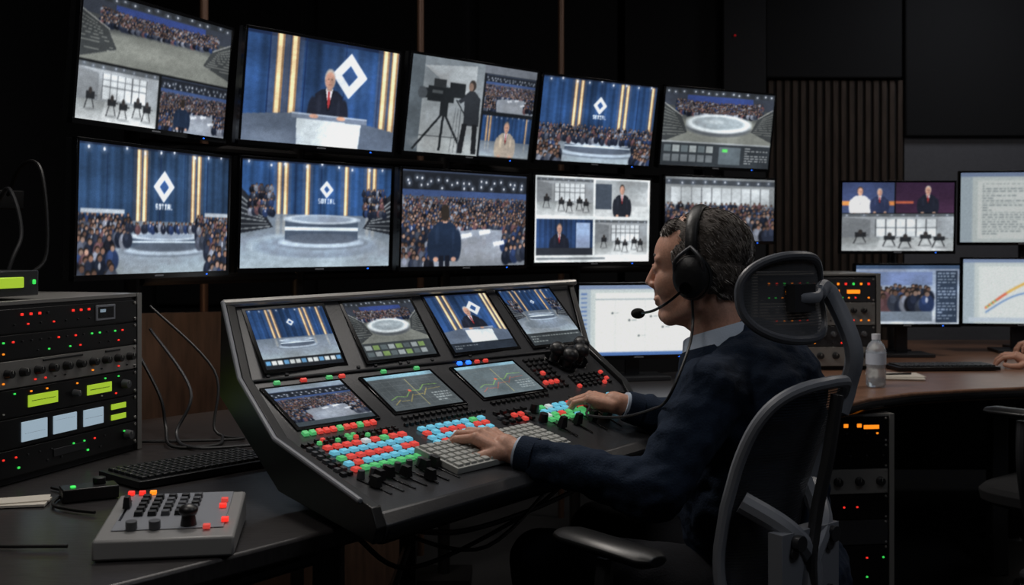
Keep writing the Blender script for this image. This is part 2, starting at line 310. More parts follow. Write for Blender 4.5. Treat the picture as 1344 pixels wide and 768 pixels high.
def p_T5(c):
    c.sub(0,0,1,.72,p_arena,True);c.rect(0,.70,1,1,(44,50,56));c.rect(.0,.68,1,.70,(150,156,160))
    for i in range(6):
        c.rect(.03+i*.075,.73,.09+i*.075,.82,(150,158,160) if i%2 else (92,104,110));c.rect(.03+i*.075,.85,.09+i*.075,.94,(104,112,118))
    c.rect(.52,.73,.72,.96,(84,96,104));scribble(c,.76,.73,.98,.96,7,(180,186,190));c.rect(.55,.76,.6,.8,(80,190,90))
def p_B1(c):
    stage(c,fl=.58,logo=.53,my=.30,mk=.07,strips=(.36,.40,.73,.77),desk=(.55,.70,.24,.035,.09),cr=[(-.02,.54,.32,.68,3,10,.07,.10),(.78,.54,1.02,.68,3,8,.07,.10),(.30,.60,.8,.62,1,16,.06,.07),(-.05,.74,.24,.98,3,5,.12,.15),(.86,.74,1.05,.95,3,4,.12,.15)],txt="SOTIAL",base=(42,74,118))
    c.rect(.02,.50,.28,.53,(176,186,196));c.rect(.82,.5,1,.53,(176,186,196))
def p_B2(c): stage(c,fl=.50,logo=.54,my=.25,mk=.045,strips=(.23,.27,.41,.67,.83,.87),desk=(.52,.54,.255,.045,.19),stairs=True,txt="SOTIAL",base=(42,86,152))
def p_B4(c):
    c.a[:]=(214,220,222);c.sub(.02,.03,.49,.46,p_studio);c.sub(.51,.03,.98,.46,lambda k:(k.vg(0,1,(150,156,160),(190,194,196)),k.rect(0,.1,.3,.8,(60,70,84)),man(k,.5,.1,.9,suit=(30,34,44),hair=(46,38,34)),k.rect(.7,.7,1,1,(205,210,212))))
    c.sub(.02,.50,.49,.92,lambda k:(curtain(k,0,1,(40,72,130)),k.rect(.7,.1,.95,.9,(150,170,200)),man(k,.4,.12,.9,hair=(90,80,74)),k.rect(0,.8,1,1,(40,44,54))));c.sub(.51,.50,.98,.92,p_studio)
    c.rect(.02,.94,.6,.97,(120,126,132))
def p_B5(c):
    c.vg(0,1,(124,130,134),(156,162,166));c.rect(0,.04,1,.12,(60,66,74));lights(c,.08,10);c.rect(.05,.16,.95,.42,(184,190,194))
    for i in range(11): c.rect(.05+i*.09,.16,.056+i*.09,.42,(90,94,100))
    crowd(c,-.02,.42,1.02,.60,3,18,.09,.13);c.ell(.5,.86,.4,.14,(190,196,200),.7,.9);crowd(c,.6,.62,1.05,.8,2,7,.14,.18)
def p_RA(c):
    c.sub(0,.0,.47,.45,lambda k:(k.vg(0,1,(52,66,110),(60,74,116)),k.rect(0,.62,1,.75,(220,140,70)),man(k,.35,.15,.9,suit=(216,216,220),tie=(216,216,220),hair=(60,48,42)),man(k,.72,.2,.8,suit=(40,50,84))))
    c.sub(.48,.0,1,.45,lambda k:(k.vg(0,1,(44,26,50),(62,36,62)),k.rect(0,.62,.3,.7,(190,90,60)),man(k,.55,.12,.9)));c.sub(0,.46,1,1,p_studio)
def p_RC(c):
    c.vg(0,1,(140,156,180),(190,198,208));c.rect(0,0,1,.07,(60,84,120));c.rect(.02,.12,.74,.34,(116,138,176));crowd(c,.03,.38,.74,.52,2,11,.16,.24);c.rect(.02,.78,.74,.95,(110,124,140))
    c.rect(.77,.10,.98,.97,(44,58,80));scribble(c,.79,.13,.96,.94,16,(150,170,196))
def doc(c,ch=0):
    c.a[:]=(186,194,194);c.rect(0,0,1,.06,(120,140,168));c.rect(0,.06,.10,1,(164,176,184));c.rect(.14,.12,.96,.95,(204,210,208))
    if ch==0: scribble(c,.18,.16,.92,.9,22,(120,128,134),.7)
    if ch==1:
        for i in range(50):
            t=i/50;c.ell(.2+.5*t,.75-.45*math.sin(t*1.5),.012,.02,[(210,110,80),(214,176,90),(110,170,120)][i%3 if i<9 else i//18])
            c.ell(.2+.36*t,.82-.3*math.sin(t*1.5),.008,.014,(120,150,190))
        scribble(c,.6,.6,.9,.9,6,(110,120,130));c.rect(.05,.9,.95,.97,(180,190,200))
    if ch==2:
        c.rect(.14,.12,.96,.95,(218,220,214));c.rect(.14,.2,.96,.21,(150,160,170));c.rect(.3,.2,.303,.95,(190,196,200));c.rect(.55,.2,.553,.95,(190,196,200))
        for x,y in((.28,.4),(.42,.5),(.6,.45),(.7,.6),(.5,.72)): c.ell(x,y,.009,.015,(80,90,100));c.rect(x+.02,y-.01,x+.06,y+.005,(160,168,174))
        for i in range(14): c.rect(.02,.12+i*.06,.07,.14+i*.06,(90,120,170))
        c.rect(0,.95,1,1,(70,110,170))
def p_S1(c): c.sub(0,0,1,.84,lambda k:stage(k,fl=.6,logo=.5,mk=.05,strips=(.24,.3,.68,.74,.9),desk=(.5,.66,.22,.035,.1)));c.rect(0,.84,1,1,(28,32,38));[c.rect(.02+i*.075,.87,.08+i*.075,.93,(200,206,206) if i%3 else (90,150,190)) for i in range(13)]
def p_S2(c): c.sub(0,0,1,.74,p_arena,True);c.rect(0,.72,1,1,(52,58,62));[c.rect(.03+i*.11,.76+.11*j,.12+i*.11,.84+.11*j,[(150,158,160),(84,96,100),(120,150,84)][(i*2+j)%3]) for i in range(8) for j in range(2)]
def p_S3(c): c.sub(0,0,1,.86,p_anchor);c.rect(0,.86,1,1,(36,44,56));scribble(c,.04,.89,.96,.97,2,(150,160,170))
def p_S4(c): c.sub(0,0,1,.8,lambda k:stage(k,fl=.5,logo=.5,mk=.04,strips=(.2,.3,.7,.8),desk=(.5,.58,.24,.03,.09),stairs=True));c.rect(0,.8,1,1,(50,56,60));scribble(c,.04,.84,.96,.97,3,(150,160,160))
def p_L1(c): c.vg(0,1,(60,70,80),(60,70,80));c.sub(0,.12,1,.9,p_room,False);c.rect(0,0,1,.12,(130,146,160));c.rect(.0,.9,1,1,(60,70,78))
def p_graph(c,k=0):
    c.a[:]=(76,84,88) if k==0 else (92,106,112);c.rect(0,0,1,.1,(130,166,180))
    for i in range(9): c.rect(.04+i*.115,.16,.045+i*.115,.94,(98,106,108));
    for i in range(6): c.rect(.04,.18+i*.14,.97,.186+i*.14,(98,106,108))
    pts=[(.08,.7),(.2,.62),(.32,.66),(.44,.5),(.58,.52),(.7,.38),(.9,.4)]
    for a_,b_ in zip(pts,pts[1:]): c.line(*a_,*b_,.011,(140,200,90));c.line(a_[0],a_[1]+.14,b_[0],b_[1]+.1,.009,(200,176,80) if k==0 else (206,90,70))
    c.rect(.52,.16,.527,.94,(206,194,110));c.ell(.44,.5,.02,.03,(226,90,60));scribble(c,.70,.62,.95,.9,4,(170,180,182))
def screen(name,fn,M,w,h,px,parent,gain=.92,args=()):
    """emissive display panel: picture drawn as per-vertex colour on a real flat grid; local x right, z up, facing -y"""
    W=px;Hh=int(px*h/w);c=Cv(W,Hh);fn(c,*args);a=c.a
    if fn is not doc:
        a=a*(.86+.28*smooth_noise(Hh,W,5))[...,None]*(.94+.12*smooth_noise(Hh,W,40))[...,None]
    a=blur(a,1);g=a.mean(-1,keepdims=True);gl=blur(np.clip(a-150,0,None),6);a=g+(a-g)*.88+gl*.40+10;a=a*(1+RNG.randn(Hh,W,1)*.03)
    a=np.clip(a,2,245)/255*gain
    a=np.where(a<=.04045,a/12.92,((a+.055)/1.055)**2.4)[::-1]
    X,Z=np.meshgrid(np.linspace(-w/2,w/2,W),np.linspace(-h/2,h/2,Hh));co=np.stack([X,np.zeros_like(X),Z],-1).reshape(-1,3)
    i=np.arange(W*Hh).reshape(Hh,W);q=np.stack([i[:-1,:-1],i[:-1,1:],i[1:,1:],i[1:,:-1]],-1).reshape(-1)
    me=bpy.data.meshes.new(name);me.vertices.add(W*Hh);me.vertices.foreach_set('co',co.ravel());n=(W-1)*(Hh-1)
    me.loops.add(n*4);me.loops.foreach_set('vertex_index',q);me.polygons.add(n);me.polygons.foreach_set('loop_start',np.arange(n)*4);me.update(calc_edges=True)
    at=me.color_attributes.new('Col','FLOAT_COLOR','POINT');at.data.foreach_set('color',np.concatenate([a.reshape(-1,3),np.ones((W*Hh,1))],1).ravel())
    me.materials.append(scrm);o=bpy.data.objects.new(name,me);sc.collection.objects.link(o);o.matrix_world=M;o.parent=parent;return o
def monitor(name,C,yaw,tilt,w,h,fn,px=230,gain=.98,stand=None,args=(),led=eB,bez=.009):
    E=empty(name);M=frame(C,yaw,tilt);b=B(M)
    b.box((0,.016,0),(w-.004,.024,h-.004),black)
    for s in(-1,1): b.box((s*(w/2-bez/2),0,0),(bez,.016,h),gloss)
    b.box((0,0,h/2-bez/2),(w,.016,bez),gloss);b.box((0,0,-h/2+bez*.8),(w,.018,bez*1.6),gloss)
    b.box((0,.04,0),(w*.55,.03,h*.55),black,tp=.8);b.box((0,-.0095,-h/2+bez*.8),(.035,.001,.004),greyp);b.box((w*.33,-.0095,-h/2+bez*.7),(.006,.002,.003),led)
    b.box((0,.06,0),(.12,.02,.12),dgrey)
    if stand is not None:
        b.M=frame((C[0],C[1],stand),yaw);zt=C[2]-stand
        b.box((0,.075,zt/2),(.05,.02,zt),dgrey);b.box((0,.05,.006),(.22,.17,.012),dgrey)
    b.make('casing',E,.0015)
    screen('display',fn,M@Matrix.Translation((0,-.0045,bez*.3)),w-2*bez+.002,h-2.4*bez,px,E,gain,args);return E
# ------------------------------------------------------------------ room
def wall(name,c,d,m): b=B();b.box(c,d,m);return b.make(name)
wall('floor',(.3,2.6,-.05),(6.4,9.2,.1),floorm);wall('ceiling',(.3,2.6,3.05),(6.4,9.2,.1),acou)
wall('wall_back',(.3,6.95,1.5),(6.2,.1,3.0),walld);wall('wall_left',(-2.75,2.6,1.5),(.1,8.8,3.0),walld);wall('wall_right',(3.35,2.6,1.5),(.1,8.8,3.0),wallm);wall('wall_front',(.3,-1.75,1.5),(6.2,.1,3.0),walld)
b=B();b.box((2.86,6.87,.95),(.86,.06,1.88),wallm);b.make('trim_1')
b=B();b.box((2.86,6.84,2.44),(.88,.10,1.1),acou);b.make('acoustic_panel',bevel=.01)
b=B();b.box((1.98,6.84,2.62),(.84,.10,.74),acou);b.make('acoustic_panel',bevel=.01)
b=B();b.box((1.42,6.82,1.5),(.26,.16,2.98),walld);b.box((1.36,6.735,2.50),(.010,.02,.010),mat('standby_led',(160,20,24),.4,emit=.6));b.make('wall_pillar',bevel=.005)
b=B();b.box((2.0,6.87,1.13),(.84,.04,2.22),slatb)
for i in range(17): b.box((1.6+i*.05,6.84,1.13),(.030,.03,2.22),slat)
b.make('wood_slat_panel',bevel=.003)
for x0 in(-2.2,-1.2,-.2,.65):
    b=B();b.box((x0+.45,6.86,1.9),(.92,.06,2.1),acou);b.make('acoustic_panel',bevel=.012)
b=B();b.box((.3,6.87,.06),(6.1,.02,.12),black);b.make('baseboard_back')
# monitor support structure
mons=[('T1',(-.988,3.087,1.707),67,5.7,p_T1),('T2',(-.597,3.502,1.697),48.1,7.1,p_anchor),('T3',(-.141,3.963,1.704),44.5,9.1,p_multi3),('T4',(.347,4.473,1.716),36.3,9.7,p_T4),('T5',(.90,4.83,1.725),28.8,8.2,p_T5),
('B1',(-.951,2.967,1.308),68.5,1.8,p_B1),('B2',(-.616,3.528,1.313),49,2.7,p_B2),('B3',(-.164,3.923,1.309),45.7,2.2,p_room),('B4',(.320,4.337,1.317),37.7,1.5,p_B4)]
for k,C,y,t,fn in mons: monitor('video_monitor',C,y,t,.62,.352,fn,280)
monitor('video_monitor',(.905,4.80,1.372),28.8,1.5,.62,.295,p_B5,220)
top=[]
for (x,y,ya) in((-1.08,3.14,67),(-.70,3.60,48),(-.25,4.05,45),(.26,4.57,36),(.84,4.97,29)):
    b=B();b.cyl((x,y,0),(x,y,1.88),.022,frm);b.box((x,y,.01),(.2,.2,.02),frm);top.append((x,y))
    for z in(1.31,1.71):
        n=V((math.sin(math.radians(ya)),-math.cos(math.radians(ya)),0));p=V((x,y,z));b.box(p+n*.02,(.07,.07,.08),frm)
    b.make('monitor_support_post')
b=B()
for z in(1.12,1.51): b.tube(smoothpts([(x+.02,y+.02,z) for x,y in top],6),.016,frm)
b.make('monitor_support_rail')
for (x,y) in((-.36,4.35),(.22,4.95),(-1.02,3.66)): b=B();b.cyl((x,y,0),(x,y,2.98),.014,pole);b.make('ceiling_pole')
b=B();b.box((-1.05,3.62,.50),(1.5,.03,1.0),woodp,R=Matrix.Rotation(math.radians(20),3,'Z'));
for i in range(9): b.box((-1.70+i*.16,3.38+i*.058,.50),(.012,.012,1.0),dark)
b.make('wood_partition')
# ------------------------------------------------------------------ desks
def slab(b,P,z0,z1,m):
    n=len(P);b.add([(x,y,z0) for x,y in P]+[(x,y,z1) for x,y in P],[tuple(range(n))[::-1],tuple(range(n,2*n))]+[(i,(i+1)%n,n+(i+1)%n,n+i) for i in range(n)],m)
P=[(-.56,1.56),(-.26,1.92),(-.12,2.14),(.20,2.62),(.70,3.15),(.70,4.25),(-.3,3.6),(-.85,3.22),(-1.02,3.04),(-1.75,2.98),(-1.75,1.2),(-.85,1.2)]
b=B();slab(b,P,.705,.74,deskm)
for x,y in((-.32,1.93),(-.82,1.27),(-1.68,1.28),(-1.68,2.9),(.62,4.05),(.6,3.2),(-.32,3.4)): b.box((x,y,.35),(.05,.05,.70),dgrey)
b.box((-.44,1.82,.60),(.02,.02,.2),dgrey);b.tube([(-.32,1.95,.68),(-.82,1.29,.68)],.015,dgrey);b.tube([(-.32,1.95,.3),(-.32,3.4,.3)],.012,dgrey);b.make('control_desk',bevel=.006)
P=[(.74,3.15),(.98,3.31),(1.12,3.47),(1.30,3.60),(1.5,3.68),(1.73,3.74),(1.9,3.9),(2.12,4.40),(2.6,4.72),(3.25,4.8),(3.25,5.6),(1.02,5.6),(1.02,4.80),(.74,4.72)]
b=B();slab(b,P,.70,.74,deskw);b.tube([(x,y-.004,.718) for x,y in P[:7]],.014,gloss,8)
for x,y in((1.10,5.5),(1.80,4.1),(3.1,5.5),(3.1,4.95),(.80,4.65)): b.box((x,y,.35),(.06,.06,.70),dgrey)
b.box((2.1,5.4,.4),(2.0,.03,.55),black);b.make('workstation_desk',bevel=.006)
# ------------------------------------------------------------------ equipment racks
def rack(name,M,w,h,d,units,ears=silver):
    b=B(M);b.box((w/2,d/2,h/2),(w,d,h-.002),black);b.box((w/2,d/2,h-.004),(w+.012,d+.01,.008),ears);b.box((w/2,d/2,.006),(w+.01,d,.012),dgrey)
    for x in(0,w): b.box((x,.008,h/2),(.016,.03,h),ears)
    for u in units:
        z0,z1,m=u[:3];b.box((w/2,-.003,(z0+z1)/2),(w-.03,.012,z1-z0-.004),m)
        for x in(.022,w-.022):
            for z in(z0+.008,z1-.008): b.cyl((x,-.009,z),(x,-.012,z),.0035,silver,n=8)
        for e in u[3]:
            k=e[0]
            if k=='l': b.box((e[1],-.010,e[2]),(e[3],.003,e[4]),e[5])
            elif k=='k': b.cyl((e[1],-.008,e[2]),(e[1],-.024,e[2]),e[3],e[4],r1=e[3]*.8,n=14);b.box((e[1],-.0245,e[2]+e[3]*.4),(.0015,.001,e[3]*.7),keyw)
    return b.make(name,bevel=.0012)
R_=random.random
def row(z,n,x0,x1,s,cols,p=1): return [('l',x0+(x1-x0)*i/(n-1),z,s,s*.8,random.choice(cols)) for i in range(n) if R_()<p]
U=[(.30,.352,black,row(.338,9,.10,.30,.006,[eLR,eLR,dgrey],.8)+row(.318,8,.08,.34,.004,[eLR,keyb,dgrey])+[('l',.355,.328,.064,.034,greyp),('l',.355,.328,.055,.026,keyb),('l',.345,.332,.02,.008,eS)]),
 (.248,.30,black,row(.284,16,.05,.44,.0045,[eLG,eLR,dgrey,eLG],.85)+row(.262,12,.05,.40,.004,[eLR,dgrey,eLG,eO],.6)),
 (.190,.248,silver,[('k',.06+i*.042,.222,.010,keyb) for i in range(10)]+row(.203,14,.05,.43,.004,[eO,dgrey,eLR,keyb],.8)+[('l',.22,.240,.12,.004,keyb),('l',.38,.240,.05,.004,keyb)]),
 (.132,.190,black,[('l',.16,.160,.085,.024,eLCD),('l',.335,.160,.080,.022,eLCD),('l',.16,.160,.07,.003,keyb),('l',.335,.160,.066,.003,keyb)]+[('k',.42,.160,.011,capg),('k',.255,.160,.008,capg)]+row(.180,8,.08,.4,.004,[eLG,eO],.7)+row(.142,9,.05,.44,.004,[keyw,eLR],.5)),
 (.070,.132,black,[('l',.135,.100,.072,.040,eS),('l',.225,.100,.070,.038,eS),('l',.315,.100,.064,.036,eS),('l',.40,.112,.05,.012,eLCD),('l',.40,.088,.05,.012,eLCD)]+[('l',x,.100+.01*math.sin(x*90),.060,.0015,dgrey) for x in(.135,.225,.315)]),
 (.014,.070,black,row(.052,12,.05,.42,.004,[eLG,eLR,eLG,dgrey],.8)+row(.030,10,.05,.42,.005,[eLG,keyw,dgrey],.7)+[('k',.43,.042,.012,capg),('l',.24,.042,.10,.016,dgrey)])]
rack('equipment_rack',frame((-1.031,2.141,.742),71.8),.48,.366,.38,U)
b=B(frame((-1.05,2.10,1.112),71.8));b.box((.10,.1,.03),(.24,.18,.052),dark);b.box((.13,.008,.032),(.09,.004,.022),eLCD);b.box((.045,.008,.032),(.015,.004,.010),eLR);b.box((.205,.008,.032),(.008,.004,.010),eLG);b.make('timecode_display_box',bevel=.002)
U=[(.26,.355,dark,[('l',.05+i*.030,.33,.008,.008,[eO,eLR,eLG][i%3]) for i in range(14)]+[('l',.30,.30,.05,.014,eO),('l',.38,.30,.05,.014,eO),('l',.15,.30,.07,.016,eO)]+row(.277,16,.05,.44,.006,[eLR,eO,eLG],.8)),
 (.17,.26,silver,[('k',.06+i*.04,.228,.012,keyb) for i in range(10)]+row(.19,14,.05,.44,.006,[eO,eLR,keyb])),
 (.09,.17,dgrey,[('k',.06+i*.04,.138,.011,capg) for i in range(10)]+row(.104,12,.05,.44,.006,[eLR,eO,keyb],.8)),(.014,.09,silver,[('k',.07+i*.06,.055,.014,keyb) for i in range(7)])]
rack('equipment_rack',frame((.93,4.22,.742),4),.48,.37,.36,U)
U=[(.50,.585,gloss,row(.555,6,.14,.36,.014,[eO],1)+row(.53,12,.05,.42,.006,[eLR,eO,dgrey],.6)+[('l',.40,.55,.05,.012,eO)]),(.42,.50,gloss,row(.46,8,.06,.44,.006,[eLG,dgrey])),
 (.34,.42,silver,[('k',.08+i*.07,.38,.015,keyb) for i in range(6)]),(.26,.34,gloss,row(.30,10,.05,.44,.006,[eLG,eLR,dgrey],.6)),(.18,.26,dgrey,row(.22,8,.06,.44,.006,[eLR,eO,eLG],.5)),(.02,.18,gloss,row(.14,8,.06,.44,.006,[eLR,eLG],.6)+row(.08,8,.06,.44,.006,[eLR,eLG],.6))]
b=rack('equipment_rack',frame((.73,3.42,.10),8),.47,.59,.5,U)
b=B()
for x,y in((.76,3.46),(1.16,3.52),(.72,3.9),(1.12,3.95)): b.cyl((x,y,0),(x,y,.10),.025,black)
b.make('rack_caster_set')
# ------------------------------------------------------------------ production console (vision mixer)
PL=[V(p) for p in((-.585,2.33,1.09),(-.528,2.24,.94),(-.418,2.06,.85),(-.226,1.78,.80))]
PR=[V(p) for p in((.151,3.0,1.112),(.185,2.80,.957),(.266,2.69,.88),(.304,2.476,.80))]
def pc(s,u,v): return (PL[s]*(1-v)+PL[s+1]*v)*(1-u)+(PR[s]*(1-v)+PR[s+1]*v)*u
def pf(s,u,v,off=0):
    p=pc(s,u,v);x=(pc(s,u+.01,v)-pc(s,u-.01,v)).normalized();y=(pc(s,u,v-.01)-pc(s,u,v+.01)).normalized();n=x.cross(y).normalized();y=n.cross(x)
    return Matrix.Translation(p+n*off)@Matrix((x,y,n)).transposed().to_4x4()
E=empty('production_switcher_console');b=B()
ring=[]
for P_ in(PL,PR):
    dn=(P_[3]-P_[0]);dn.z=0;dn.normalize()
    a=P_[3]+dn*.035-V((0,0,.004));ring.append([P_[0]-dn*.03,P_[0],P_[1],P_[2],P_[3],a,a+dn*.018-V((0,0,.018)),a+dn*.006-V((0,0,.045)),P_[2]+V((0,0,.765-P_[2].z)),P_[0]-dn*.04+V((0,0,.90-P_[0].z))])
b.rings([[ring[0][j]*(1-t)+ring[1][j]*t for j in range(10)] for t in(0,.25,.5,.75,1)],dark)
b.make('body',E,.003)
b=B()
for P_,s in((ring[0],-1),(ring[1],1)):
    off=(PR[3]-PL[3]).normalized()*s;up=V((0,0,.012))
    A=[p+off*.001+(up if j<6 else V((0,0,0))) for j,p in enumerate(P_)];C_=[p+off*.022 for p in A];b.rings([A,C_],black)
b.tube([PL[0]+V((-.02,-.02,.008)),PR[0]+V((.02,.0,.008))],.008,rim,10);b.tube([PL[1]+V((0,0,.003)),PR[1]+V((0,0,.003))],.004,dgrey)
q=[(p[5]+p[6])/2 for p in ring];b.tube([q[0]*(1-t)+q[1]*t+V((-.012,.016,-.018)) for t in(0,.33,.66,1)],.026,black,16)
for P_ in(PL,): b.tube([P_[0]+V((-.02,-.02,.012)),P_[1]+V((-.02,-.02,.012)),P_[2]+V((-.02,-.02,.012)),P_[3]+V((-.015,-.02,.012))],.005,greyp)
# pedestals that carry the console on the desk
for u in(.22,.78):
    p=pc(1,u,.3);b.box((p.x,p.y,.79),(.16,.12,.095),black,R=Matrix.Rotation(math.radians(45),3,'Z'))
    p=pc(2,u,.5);b.box((p.x-.03,p.y+.05,.756),(.14,.10,.028),black,R=Matrix.Rotation(math.radians(48),3,'Z'))
b.make('frame_and_armrest',E,.002)
def pscreen(s,u0,u1,v0,v1,fn,px,args=(),bez=.008):
    M=pf(s,(u0+u1)/2,(v0+v1)/2,.003);w_=(pc(s,u1,.5)-pc(s,u0,.5)).length
    h_=((pc(s,(u0+u1)/2,v1)-pc(s,(u0+u1)/2,v0)).length)
    b=B(M);b.box((0,0,-.002),(w_+2*bez,h_+2*bez,.006),gloss);b.make('display_bezel',E,.001)
    screen('display',fn,M@Matrix.Translation((0,0,.0015))@Matrix.Rotation(math.radians(-90),4,'X'),w_,h_,px,E,.94,args)
for (u0,u1),fn in zip(((.03,.225),(.285,.48),(.53,.73),(.78,.965)),(p_S1,p_S2,p_S3,p_S4)): pscreen(0,u0,u1,.08,.86,fn,150)
for (u0,u1),fn,a_ in zip(((.03,.22),(.28,.47),(.54,.73)),(p_L1,p_graph,p_graph),((),(0,),(1,))): pscreen(1,u0,u1,.15,.82,fn,150,a_)
b=B()
def key(s,u,v,w_,h_,m,t=.006): b.M=pf(s,u,v,0);b.box((0,0,t/2),(w_,h_,t),m,tp=.86);
def block(s,u0,u1,v0,v1,nc,nr,cols,w_=.015,h_=.011,base=True,t=.006):
    for r in range(nr):
        for c in range(nc):
            m=cols(r,c) if callable(cols) else cols
            if m: key(s,u0+(u1-u0)*(c+.5)/nc,v0+(v1-v0)*(r+.5)/nr,w_,h_,m,t)
ch=random.choice
block(2,.05,.265,.14,.60,9,5,lambda r,c:[eR,eC,eR,eC,eG][r] if R_()<.72 else ch([eC,eR,eG,eW]),.0155,.0150)
block(2,.30,.50,.12,.46,8,4,lambda r,c:[eC,eR,eC,eR][r] if R_()<.7 else ch([eC,eG,eW,eC]),.0155,.0140)
block(2,.53,.64,.08,.36,5,3,lambda r,c:ch([keyb,keyb,eR,capg,keyb]),.012,.013)
block(2,.67,.82,.14,.46,6,4,lambda r,c:[eC,eC,eG,eG][r] if R_()<.7 else ch([eC,eR,eG,eW]),.0155,.0140)
block(2,.84,.90,.10,.30,3,3,lambda r,c:ch([eR,keyb,eG,keyb]),.012,.013)
block(2,.925,.99,.12,.52,4,4,lambda r,c:ch([eR,eC,keyb,keyb]),.011,.014)
block(2,.015,.045,.06,.62,2,8,lambda r,c:ch([keyb,capg,dgrey]),.010,.012)
block(2,.05,.26,.035,.12,14,2,lambda r,c:ch([keyb,keyb,dgrey,eR,keyb,eG]),.008,.008)
block(2,.28,.52,.02,.08,16,1,lambda r,c:ch([keyb,keyb,dgrey,eR]),.008,.008)
block(1,.04,.225,.87,.96,11,1,lambda r,c:[eG,eG,eR,eR,eR,eG,eR,eR,eG,eR,eR][c],.012,.013)
block(1,.29,.48,.90,.97,12,1,lambda r,c:ch([keyb,keyb,dgrey,keyb]),.010,.010)
block(1,.55,.74,.90,.97,12,1,lambda r,c:ch([keyb,keyb,dgrey,keyb]),.010,.010)
block(1,.04,.24,.03,.08,6,1,lambda r,c:[eG,None,eR,None,eG,eR][c],.014,.008)
block(1,.29,.48,.03,.08,6,1,lambda r,c:[None,eG,None,None,eG,None][c],.013,.008)
block(1,.55,.66,.02,.08,4,1,lambda r,c:[eB,eB,eR,eR][c],.012,.008)
block(1,.755,.83,.10,.86,4,7,lambda r,c:ch([eR,keyb,keyb,keyb,dgrey]),.011,.011)
block(1,.85,.98,.60,.92,7,4,lambda r,c:ch([keyb,keyb,dgrey,keyb,eR]),.010,.009)
block(0,.03,.97,.90,.97,40,1,lambda r,c:ch([None,dgrey,None,None,None]),.008,.006,t=.003)
for i in range(7):
    u=.055+i*.032;b.M=pf(2,u,.80);b.box((0,0,.0005),(.004,.085,.002),gloss);b.box((0,R_()*.05-.025,.011),(.014,.022,.018),keyb,tp=.7);b.box((0,R_()*.001,.0006),(.0005,.08,.0024),capg)
for i in range(7):
    b.M=pf(2,.05+i*.032,.665);b.cyl((0,0,0),(0,0,.015),.0075,capg,r1=.006)
for u,v in((.86,.20),(.93,.30),(.88,.38),(.955,.12)):
    b.M=pf(1,u,v);b.cyl((0,0,0),(0,0,.008),.026,gloss,n=24);b.cyl((0,0,.006),(0,0,.024),.013,keyb,r1=.011);b.sph((0,0,.034),(.021,.021,.017),keyb)
for u,v in((.655,.20),(.655,.40),(.90,.40)):
    b.M=pf(2,u,v);b.cyl((0,0,0),(0,0,.018),.011,keyb,r1=.009)
for u in(.70,.76,.82,.88): b.M=pf(2,u,.62);b.box((0,0,.001),(.004,.07,.002),gloss);b.box((0,.01,.014),(.02,.014,.024),keyb,tp=.7)
b.make('buttons_and_faders',E,.0012,seg=2)
b=B(pf(2,.435,.70,.0015))
b.box((0,0,.006),(.335,.115,.012),keyw)
for r in range(6):
    for c in range(18): b.box((-.155+c*.01825,.045-r*.018,.014),(.0150,.0148,.005),keyw,tp=.85)
b.make('keyboard',None,.001)
def kbd(name,M,w_,h_,m,mk):
    b=B(M);b.box((0,0,.008),(w_,h_,.014),m)
    for r in range(6):
        n=20
        for c in range(n): b.box((-w_/2+.012+(c+.5)*(w_-.024)/n,h_/2-.010-(r+.5)*(h_-.02)/6,.018),((w_-.024)/n*.84,(h_-.02)/6*.82,.006),mk,tp=.85)
    return b.make(name,bevel=.001)
kbd('keyboard',frame((-.675,2.34,.742),48),.34,.16,black,keyb)
kbd('keyboard',frame((1.66,4.27,.742),4),.40,.14,black,keyb)
E=empty('camera_control_panel');CM=frame((-.550,1.80,.742),9);b=B(CM)
b.rings([[V((x,-.12,0)),V((x,.12,0)),V((x,.11,.050)),V((x,-.115,.030))] for x in(-.105,.105)],ctrlg);b.make('housing',E,.004)
b=B(CM@Matrix.Translation((0,0,.0405))@Matrix.Rotation(math.radians(5.1),4,'X'))
b.box((0,.015,.001),(.17,.18,.001),greyp)
for r in range(5):
    for c in range(5): b.box((-.055+c*.021,.078-r*.021,.005),(.014,.013,.008),ch([keyb,capg,keyb]),tp=.85)
for i,m_ in enumerate((eLR,eLR,eO)): b.box((-.085+i*.018,.102,.005),(.010,.009,.006),m_)
for x,y in((.075,.05),(.075,.02),(.085,-.05),(.06,-.08)): b.box((x,y,.005),(.011,.010,.006),ch([eLR,eR]))
b.cyl((.03,-.06,.0),(.03,-.06,.020),.013,keyb,r1=.010);b.sph((.03,-.06,.025),(.015,.015,.010),keyb)
b.box((-.08,.02,.002),(.004,.10,.002),gloss);b.box((-.08,.035,.012),(.012,.020,.018),keyb,tp=.7);b.cyl((-.055,-.07,0),(-.055,-.07,.014),.009,capg);b.cyl((-.02,-.07,0),(-.02,-.07,.014),.009,capg)
b.make('controls',E,.001)
b=B(frame((-.925,2.04,.742),10));b.box((0,0,.002),(.13,.06,.004),paper);b.box((.02,.01,.005),(.09,.05,.003),paper,R=Matrix.Rotation(.2,3,'Z'));b.make('paper_sheets')
b=B(frame((-.80,2.09,.742),30));b.box((0,0,.012),(.10,.05,.024),black);b.cyl((.02,.01,.024),(.02,.01,.036),.012,keyb);b.box((-.03,-.01,.026),(.01,.01,.004),eLG);b.make('belt_pack_receiver',bevel=.003)
b=B(frame((1.385,4.00,.742),-12));b.box((0,0,.003),(.19,.15,.006),paper);b.box((.01,.01,.008),(.17,.13,.003),paper,R=Matrix.Rotation(.12,3,'Z'));b.tube([(-.05,-.03,.013),(.06,.02,.013)],.004,keyb,8);b.make('notepad',bevel=.001)
